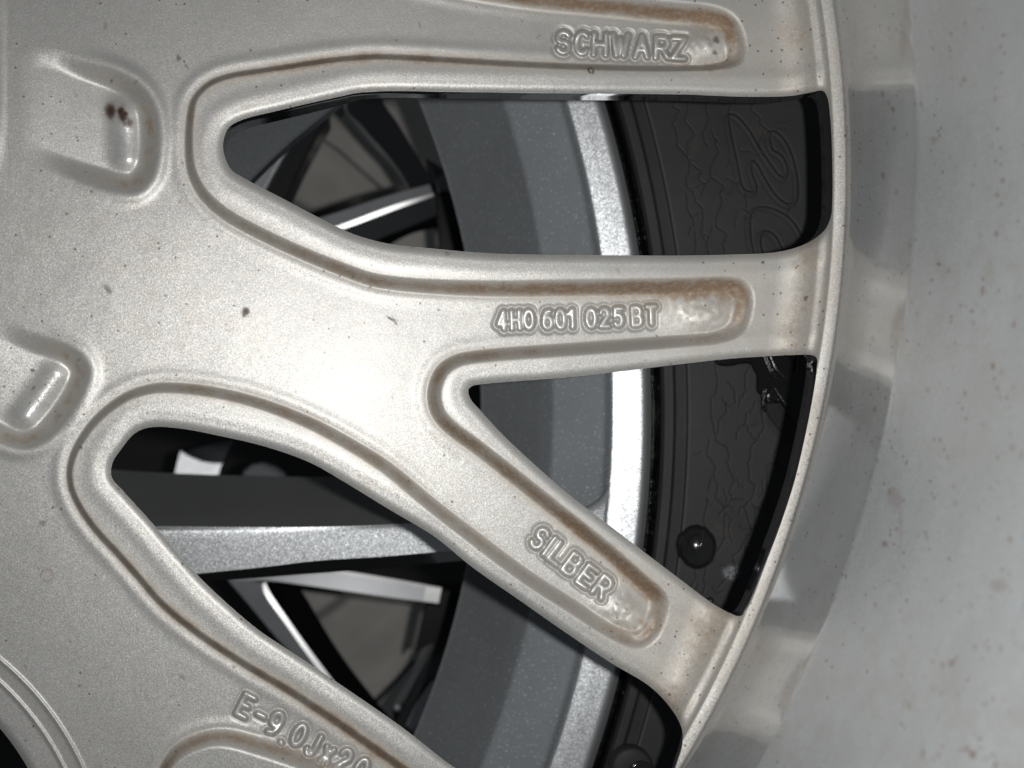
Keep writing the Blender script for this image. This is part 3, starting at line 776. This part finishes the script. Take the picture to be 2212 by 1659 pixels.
for P in cracks:                                            # roughen every crack
    Q = [P[0]]
    for a, b in zip(P[:-1], P[1:]):
        n = max(2, int(math.hypot(b[0] - a[0], b[1] - a[1]) / 5))
        for i in range(1, n + 1):
            t = i / n; jx = 1.9 if i < n else 0
            Q.append((a[0] + (b[0] - a[0]) * t + rc.uniform(-jx, jx), a[1] + (b[1] - a[1]) * t + rc.uniform(-jx, jx)))
    jag.append(Q)
fine_cracks = []
for k in range(55):                                         # short hairline cracks between them
    x, y = rc.uniform(1490, 1700), rc.uniform(200, 1400); a = rc.uniform(0, 6.28); Q = [(x, y)]
    for i in range(rc.randint(3, 9)):
        a += rc.uniform(-.8, .8); x += 5 * math.cos(a); y += 7 * math.sin(a); Q.append((x, y))
    fine_cracks.append(Q)
dcr = line_field(jag, Xt, Yt, 8); dfc = line_field(fine_cracks, Xt, Yt, 6)
crack = .95 * np.clip(1.15 - dcr / 1.25, 0, 1); crack = np.maximum(crack, .3 * np.clip(1.2 - dfc / 1.4, 0, 1))
Zt -= 1.2 * np.clip(1 - dcr / 2.2, 0, 1) + 1 * np.clip(1 - dfc / 2.5, 0, 1)
# outlined size figures moulded in the sidewall
two = spline(cr4([(1180,275),(1195,250),(1235,255),(1330,350),(1430,510),(1520,650),(1590,740),(1640,765),(1665,720),(1640,620),(1600,570),(1545,540),(1515,440),(1525,395),(1565,390),(1640,460),
                  (1710,620),(1745,820),(1735,950),(1690,985),(1640,970),(1560,900),(1470,760),(1410,650),(1385,630),(1365,660),(1375,740),(1410,840),(1395,880),(1320,870),(1290,830),(1240,600),(1200,420)]), n=4)
zero_o = spline(cr4([(1390,1390),(1360,1250),(1355,1100),(1375,1040),(1440,1010),(1540,1020),(1660,1080),(1740,1170),(1790,1280),(1830,1400),(1840,1600),(1700,1700),(1500,1650)]), n=5)
zero_i = spline(cr4([(1460,1390),(1440,1280),(1455,1220),(1500,1205),(1560,1240),(1600,1310),(1640,1400),(1660,1560),(1600,1600),(1500,1520)]), n=5)
seg_l = [cr5([(890,690),(880,940),(905,945)]), cr5([(905,690),(900,920)]), cr5([(890,690),(930,680),(1000,760)]), cr5([(820,945),(810,1050),(850,1090)]), cr5([(835,950),(828,1040)]), cr5([(820,945),(880,960)]),
         cr5([(860,40),(900,130),(960,190),(1010,210)]), cr5([(1040,50),(1030,140)])]
glyph_a = spline(cr5([(858,260),(872,236),(892,245),(960,340),(1035,435),(1080,520),(1060,600),(1010,560),(900,440),(858,370)]), n=4)
loops = [np.vstack([P, P[:1]]) for P in (two, zero_o, zero_i, glyph_a)] + [np.array(P) for P in seg_l]
dlt = line_field(loops, Xt, Yt, 14)
Zt += 1.7 * np.exp(-((dlt) / 3.0) ** 2) - .8 * np.exp(-((dlt - 5.5) / 2.2) ** 2)
crack = np.maximum(crack, .35 * np.exp(-((dlt - 4.0) / 1.1) ** 2) * vnoise(Xt, Yt, 30, 17) * 1.5)
# hatched inside of the letter, and the bare shiny black area around it
hat = inside(glyph_a, Xt.ravel(), Yt.ravel()).reshape(Xt.shape)
Zt += np.where(hat & (Yt > 860), 1.6 * np.sin((Yt - Xt * .35) / 1.05), 0)
blackp = spline(cr5([(560,60),(580,92),(660,98),(700,88),(770,88),(790,125),(806,150),(810,250),(830,270),(840,345),(870,400),(960,510),(1100,640),(1200,500),(1200,0),(600,0)]), n=4)
dbk = sdf(blackp, Xt, Yt)
gloss = ss(dbk, -1, 2) * (1 - ss((Xt - 1336) * .2 + (Yt - 753), 190, 215)) * (~hat | (Yt < 870))
Zt -= 9 * gloss
bead_line = np.exp(-((cd(cE, Xt, Yt) - 4) / 3.0) ** 2)
Zt += (6 + 8 * vnoise(Xt, Yt, 9, 14)) * bead_line
g_in = (1 - ss(cd(cG, Xt, Yt), -6, 2))
gloss = np.clip(gloss + .9 * g_in + .5 * np.exp(-((cd(cR2, Xt, Yt) - 0) / 4) ** 2), 0, 1)
scuff = np.exp(-(((Xt - 1580) / 17) ** 2 + ((Yt - 1237) / 15) ** 2) ** 2) * (vnoise(Xt, Yt, 3.5, 40) * 1.1) + .25 * np.exp(-((cd(cR3, Xt, Yt) - 2) / 1.8) ** 2)
scuff *= (1 - crack)
height_part('tyre', Xt, Yt, Zt, cd(cE, Xt, Yt) + 1, M_rubber, wheel2, dict(crack=crack, gloss=gloss, scuff=np.clip(scuff, 0, 1)), 'black rubber tyre with a cracked sidewall and outlined size figures')

# studs pressed into the sidewall
def revolve(name, cx, cy, zc, prof, n, mat, parent, sx=1.0, sy=1.0, slot=None, wob=0.0):
    """prof: [(radius u, height u)] turned about the stud's own axis"""
    vs = []; fs = []
    x0, y0, z0 = world(cx, cy, zc); rr = random.Random(3)
    wb = [1 + rr.uniform(-wob, wob) for _ in range(n)]
    for r_, hh in prof:
        for i in range(n):
            t = 2 * math.pi * i / n; k = 1 + (wb[i] - 1) * min(1, r_ / prof[0][0])
            vs.append((x0 + r_ * k * sx * S * math.cos(t), y0 + r_ * k * sy * S * math.sin(t), z0 + hh * S))
    for a in range(len(prof) - 1):
        for i in range(n):
            fs.append((a * n + i, a * n + (i + 1) % n, (a + 1) * n + (i + 1) % n, (a + 1) * n + i))
    fs.append(tuple((len(prof) - 1) * n + i for i in range(n)))
    me = bpy.data.meshes.new(name); me.from_pydata(vs, [], fs)
    return link_mesh(name, me, mat, parent)
dome = [(54, -10), (52, 4), (47, 16), (38, 27), (26, 35), (14, 39), (4, 40)]
st = revolve('stud', 1506, 1181, -440, dome, 40, M_stud, wheel2, .96, 1.1, wob=.03)
st['label'] = 'glossy domed black stud'
def bar(name, a, b, z0, wd, th, mat, parent):
    """small rounded bar lying from a to b (survey points) at height z0"""
    a = np.array(a, float); b = np.array(b, float); t = (b - a) / np.linalg.norm(b - a); nrm = np.array([-t[1], t[0]])
    vs = []; 
    sec = [(-.5, 0), (-.4, .7), (-.15, 1), (.15, 1), (.4, .7), (.5, 0)]
    n = 9
    for i in range(n):
        u = i / (n - 1); p = a + (b - a) * u; bow = math.sin(math.pi * u)
        for s_, hh in sec:
            q = p + nrm * s_ * wd
            vs.append(world(q[0], q[1], z0 + hh * th * (.4 + .6 * bow)))
    m = len(sec); fs = [(i * m + j, i * m + j + 1, (i + 1) * m + j + 1, (i + 1) * m + j) for i in range(n - 1) for j in range(m - 1)]
    me = bpy.data.meshes.new(name); me.from_pydata(vs, [], fs)
    return link_mesh(name, me, mat, parent)
bar('stud_ridge', (1520, 1146), (1510, 1216), -410, 8, 16, M_gloss, st)
s2_ = revolve('stud', 1534, 1297, -434, [(r_ * .19, hh * .25) for r_, hh in dome], 16, M_stud, wheel2)
s2_['label'] = 'tiny black stud'
s3_ = revolve('stud', 1362, 1655, -440, [(56, -10), (56, 12), (52, 20), (47, 23), (20, 24), (2, 24)], 40, M_rubber, wheel2)
s3_['label'] = 'flat round black stud'
revolve('stud_cap', 1385, 1672, -414, [(34, -2), (33, 3), (29, 5), (26, 4), (4, 4)], 32, M_stud, s3_)

# --- spoke of the grey wheel, seen in the lower window --------------------------------
def loft(name, rails, mat, parent, nu=90, sub=5, label=None):
    """surface through a few long rails; rails = [([(px,py),...], z0, z1)], smooth along, faceted across"""
    R_ = []
    for pts, z0, z1 in rails:
        P = spline(pts, closed=False, n=12)
        L = np.concatenate([[0], np.cumsum(np.hypot(*np.diff(P, axis=0).T))]); u = np.linspace(0, L[-1], nu)
        R_.append(np.c_[np.interp(u, L, P[:, 0]), np.interp(u, L, P[:, 1]), np.linspace(z0, z1, nu)])
    rows = []
    for a, b in zip(R_[:-1], R_[1:]):
        for t in np.linspace(0, 1, sub, endpoint=False): rows.append(a + (b - a) * t)
    rows.append(R_[-1])
    G_ = np.array(rows)
    for _ in range(1):                                       # soften the facet edges a little
        Q = G_.copy(); Q[1:-1] = (G_[:-2] + 2 * G_[1:-1] + G_[2:]) / 4; G_ = Q
    kk = (D - G_[..., 2]) / D
    VV = np.stack([(G_[..., 0] - FX) * S * kk, -(G_[..., 1] - FY) * S * kk, G_[..., 2] * S], -1)
    m, n = VV.shape[:2]; ii = np.arange(m * n).reshape(m, n)
    q = np.c_[ii[:-1, :-1].ravel(), ii[:-1, 1:].ravel(), ii[1:, 1:].ravel(), ii[1:, :-1].ravel()]
    me = np_mesh(name, VV.reshape(-1, 3), q)
    o = link_mesh(name, me, mat, parent)
    if label: o['label'] = label
    return o
zf = -470
sp_top = [(150,1008),(249,1015),(345,1021),(535,1028),(707,1030),(900,1024),(1060,1010)]
sp_fac = [(150,1142),(325,1137),(460,1138),(612,1139),(740,1137),(875,1131),(1060,1118),(1200,1108),(1262,1098),(1294,1080),(1317,1050),(1328,1012),(1332,975)]
sp_low = [(150,1272),(421,1240),(560,1226),(688,1211),(830,1202),(975,1190),(1100,1182),(1200,1190),(1262,1225),(1290,1280),(1296,1340)]
sp_lip = [(150,1292),(432,1258),(560,1248),(688,1238),(850,1226),(1005,1211),(1100,1212),(1200,1230),(1250,1260),(1270,1300),(1280,1350)]
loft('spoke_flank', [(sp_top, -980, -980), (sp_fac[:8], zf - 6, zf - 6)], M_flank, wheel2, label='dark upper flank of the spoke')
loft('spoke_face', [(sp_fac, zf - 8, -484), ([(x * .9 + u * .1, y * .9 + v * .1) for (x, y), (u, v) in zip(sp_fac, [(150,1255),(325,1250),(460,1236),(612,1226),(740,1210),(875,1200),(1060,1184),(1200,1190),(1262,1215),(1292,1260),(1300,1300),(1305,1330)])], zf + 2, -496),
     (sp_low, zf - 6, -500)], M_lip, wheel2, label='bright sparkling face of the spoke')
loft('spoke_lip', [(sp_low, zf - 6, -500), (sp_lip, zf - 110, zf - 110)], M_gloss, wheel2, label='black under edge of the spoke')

# plate of the same wheel in the upper window
def slab(name, poly, z0, z1, mat, parent, label=None, bevel=4.0):
    """flat casting with depth: polygon at height z0 (bevelled rim), walls down to z1"""
    P = np.array(poly, float)
    area = 0.5 * np.sum(P[:, 0] * np.roll(P[:, 1], -1) - np.roll(P[:, 0], -1) * P[:, 1])
    if area > 0: P = P[::-1]
    n = len(P)
    prv, nxt = np.roll(P, 1, 0), np.roll(P, -1, 0)
    e1 = P - prv; e2 = nxt - P
    n1 = np.c_[e1[:, 1], -e1[:, 0]] / np.linalg.norm(e1, axis=1)[:, None]; n2 = np.c_[e2[:, 1], -e2[:, 0]] / np.linalg.norm(e2, axis=1)[:, None]
    mit = n1 + n2; mit /= np.maximum(np.linalg.norm(mit, axis=1)[:, None] ** 2 / 2, .3)
    ins = P - mit * bevel; 
    if abs(0.5 * np.sum(ins[:, 0] * np.roll(ins[:, 1], -1) - np.roll(ins[:, 0], -1) * ins[:, 1])) > abs(area): ins = P + mit * bevel
    base = world(0, 0, z0)[2]
    def ring(Q, zref, z):
        # verticals stay vertical: plan position is fixed at height zref
        k = (D - zref) / D
        return [((x - FX) * S * k, -(y - FY) * S * k, z * S) for x, y in Q]
    vs = ring(ins, z0, z0) + ring(P, z0, z0 - bevel) + ring(P, z0, z1)
    fs = [tuple(range(n))]
    for k in range(2):
        for i in range(n): fs.append((k * n + i, (k + 1) * n + i, (k + 1) * n + (i + 1) % n, k * n + (i + 1) % n))
    me = bpy.data.meshes.new(name); me.from_pydata(vs, [], fs); me.validate()
    o = link_mesh(name, me, mat, parent, smooth=False)
    if label: o['label'] = label
    return o
slab('spoke_web', [(300,160),(800,160),(717,234),(662,279),(628,306),(583,348),(539,392),(480,445),(300,430)], -520, -575, M_greydull, wheel2, 'dull grey web next to the hub')

# ================================================================== THIRD WHEEL (deeper, out of focus)
wheel3 = empty('far_wheel', world(300, 830, -1900), 'dark alloy wheel with machined spoke edges, deepest of the three, blurred', 'wheel')
def c1(pts): return [(461 + x * .2778, 184 + y * .2778) for x, y in pts]
def c2(pts): return [(230 + x * .3819, 906 + y * .3819) for x, y in pts]
def c3(pts): return [(430 + x * .3264, 1198 + y * .3264) for x, y in pts]
ZD = -1400
# inner barrel of the far wheel: a wide shallow dish with turned steps
Xf, Yf = np.meshgrid(np.arange(300, 1250, 7.0), np.arange(60, 1760, 7.0))
rf = np.hypot(Xf - 420, Yf - 900)
zf_ = -2450 - 90 * ss(rf, 500, 515) + 60 * ss(rf, 590, 700) - 50 * ss(rf, 400, 405) + 110 * ss(rf, 250, 420) 
in_up = np.array(c1([(790,400),(900,200),(1600,60),(1900,700),(1800,1300),(1300,1300),(560,900)]))
in_dn = np.array(c3([(640,180),(1620,300),(1500,800),(1560,900),(1330,1250),(1000,900)]))
height_part('rim_barrel', Xf, Yf, zf_, sdf(in_up, Xf, Yf, 90, 4), M_far, wheel3, label='grey brown turned wall in the upper window')
height_part('rim_barrel', Xf, Yf, zf_, sdf(in_dn, Xf, Yf, 90, 4), M_far, wheel3, label='grey brown turned wall in the lower window')
# spokes, window one
slab('spoke', c1([(150,560),(560,440),(602,432),(585,480),(500,600),(398,800),(300,900),(100,900)]), ZD, ZD - 60, M_fargrey, wheel3)
slab('machined_edge', c1([(575,455),(592,462),(470,680),(392,822),(374,815),(450,670)]), ZD + 8, ZD - 40, M_machined, wheel3, bevel=2)
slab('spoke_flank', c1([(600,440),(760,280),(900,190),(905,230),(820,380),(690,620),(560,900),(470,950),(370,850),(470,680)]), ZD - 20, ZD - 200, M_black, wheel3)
def strip(name, A, B, zA, zB, mat, label=None):
    zA = zA if isinstance(zA, tuple) else (zA, zA); zB = zB if isinstance(zB, tuple) else (zB, zB)
    return loft(name, [(A, *zA), (B, *zB)], mat, wheel3, nu=30, sub=3, label=label)
strip('machined_edge', c1([(1010,60),(1015,190),(1110,310),(1200,420),(1300,530),(1400,640),(1500,790)]), c1([(1060,60),(1040,190),(1140,300),(1235,410),(1335,520),(1430,640),(1525,790)]), ZD - 60, ZD - 40, M_fargrey)
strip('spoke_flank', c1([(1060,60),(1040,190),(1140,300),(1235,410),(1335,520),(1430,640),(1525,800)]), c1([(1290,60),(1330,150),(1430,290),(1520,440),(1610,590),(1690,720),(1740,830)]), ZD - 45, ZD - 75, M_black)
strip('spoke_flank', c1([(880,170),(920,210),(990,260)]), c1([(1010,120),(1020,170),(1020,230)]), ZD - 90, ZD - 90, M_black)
strip('turned_step', c1([(790,400),(960,510),(1130,660),(1300,810)]), c1([(800,385),(975,495),(1150,650),(1330,805)]), -2380, -2420, M_black)
strip('turned_step', c1([(930,230),(1100,360),(1300,560),(1440,720)]), c1([(945,222),(1115,350),(1315,550),(1460,710)]), -2385, -2400, M_far)
# bright bar, window one
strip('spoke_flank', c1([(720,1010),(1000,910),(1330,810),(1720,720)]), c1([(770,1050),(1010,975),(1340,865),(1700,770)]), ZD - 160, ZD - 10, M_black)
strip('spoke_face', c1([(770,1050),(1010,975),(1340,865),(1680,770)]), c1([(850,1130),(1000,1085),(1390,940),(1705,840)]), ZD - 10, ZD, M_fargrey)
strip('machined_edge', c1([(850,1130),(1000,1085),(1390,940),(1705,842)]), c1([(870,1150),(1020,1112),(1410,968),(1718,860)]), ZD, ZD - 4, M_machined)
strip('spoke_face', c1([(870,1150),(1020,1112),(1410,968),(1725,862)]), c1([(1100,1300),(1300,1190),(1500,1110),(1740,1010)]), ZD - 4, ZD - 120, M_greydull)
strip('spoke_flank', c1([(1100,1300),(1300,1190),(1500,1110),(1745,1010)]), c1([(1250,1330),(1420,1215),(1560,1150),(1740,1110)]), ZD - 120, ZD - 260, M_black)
slab('rim_gap_shade', c1([(1640,560),(1720,600),(1850,690),(1990,1300),(1760,1300),(1735,1000),(1722,850),(1690,740)]), ZD - 90, ZD - 240, M_black, wheel3, 'black slab standing in for the dark gap inside the rim')  # darkness of the open gap, built as a black slab
strip('machined_edge', c1([(1740,815),(1800,795),(1850,790)]), c1([(1745,838),(1800,826),(1862,832)]), ZD - 20, ZD - 50, M_machined)
strip('spoke_face', c1([(1725,730),(1790,690),(1840,690)]), c1([(1740,815),(1800,795),(1850,790)]), ZD - 50, ZD - 20, M_greydull)
# window two, above the grey spoke
strip('machined_face', c2([(418,180),(520,205),(660,225)]), c2([(380,330),(500,335),(625,335)]), (ZD - 454, ZD - 474), (ZD - 440, ZD - 462), M_lip)
strip('spoke_face', c2([(440,185),(560,150),(720,120)]), c2([(500,215),(570,240),(650,250)]), ZD - 260, ZD - 180, M_greydull)
slab('cap', c2([(760,330),(775,290),(820,255),(890,240),(960,262),(1005,295),(1030,335)]), ZD - 200, ZD - 280, M_greydull, wheel3, 'dim rounded grey cap')
# window two, below the grey spoke
strip('spoke_face', c3([(200,60),(600,60),(930,110),(1280,165),(1605,222)]), c3([(230,170),(460,172),(900,230),(1250,280),(1585,322)]), ZD - 14, ZD, M_fargrey)
strip('machined_edge', c3([(860,95),(930,104),(1280,160),(1607,220)]), c3([(880,120),(940,128),(1280,182),(1600,240)]), ZD - 6, ZD - 2, M_machined)
strip('machined_edge', c3([(1500,212),(1605,226)]), c3([(1480,305),(1583,322)]), ZD + 4, ZD + 4, M_machined)
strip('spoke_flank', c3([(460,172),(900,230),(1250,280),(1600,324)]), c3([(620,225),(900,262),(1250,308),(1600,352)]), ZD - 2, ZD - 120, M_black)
strip('spoke_face', c3([(150,120),(330,330),(560,600),(860,880)]), c3([(425,190),(560,420),(700,620),(880,850)]), ZD - 30, ZD - 6, M_fargrey)
strip('machined_edge', c3([(418,196),(430,250),(560,440),(700,640),(850,845)]), c3([(440,185),(462,240),(590,430),(725,620),(900,850)]), ZD - 3, ZD - 6, M_machined)
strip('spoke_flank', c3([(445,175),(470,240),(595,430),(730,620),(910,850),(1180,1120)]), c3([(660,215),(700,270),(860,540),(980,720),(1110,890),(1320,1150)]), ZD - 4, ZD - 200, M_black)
slab('rim_gap_shade', c3([(1500,330),(1620,230),(1800,240),(1760,700),(1560,1100),(1400,1260),(1290,1110),(1420,860),(1540,590),(1450,640),(1420,680)]), ZD - 90, ZD - 240, M_black, wheel3, 'black slab standing in for the dark gap inside the rim')  # lower gap's darkness, likewise a black slab
strip('turned_step', c3([(1160,960),(1300,820),(1420,690)]), c3([(1185,985),(1320,840),(1430,715)]), -2300, -2320, M_black)
strip('spoke_face', c3([(1300,960),(1400,800),(1545,575)]), c3([(1340,985),(1450,800),(1552,610)]), ZD - 80, ZD - 70, M_greydull)
strip('spoke_face', c3([(1370,1130),(1440,980),(1545,830)]), c3([(1410,1170),(1490,1050),(1570,860)]), ZD - 70, ZD - 70, M_fargrey)
revolve('valve_tip', *c3([(1310,1010)])[0], ZD - 60, [(16, -40), (15, 0), (11, 8), (3, 11)], 16, M_fargrey, wheel3)

# ================================================================== ground far below
me = bpy.data.meshes.new('ground')
g = 3.0; zg = -0.32
nn = 12
vs = [((i / nn - .5) * g, (j / nn - .5) * g, zg) for j in range(nn + 1) for i in range(nn + 1)]
me.from_pydata(vs, [], [(j * (nn + 1) + i, j * (nn + 1) + i + 1, (j + 1) * (nn + 1) + i + 1, (j + 1) * (nn + 1) + i) for j in range(nn) for i in range(nn)])
M_ground = simple('dark_asphalt', (0.02, 0.02, 0.02), 0.9)
gr = link_mesh('ground', me, M_ground); tag(gr, 'dark ground under the stacked wheels', None, None, 'structure')
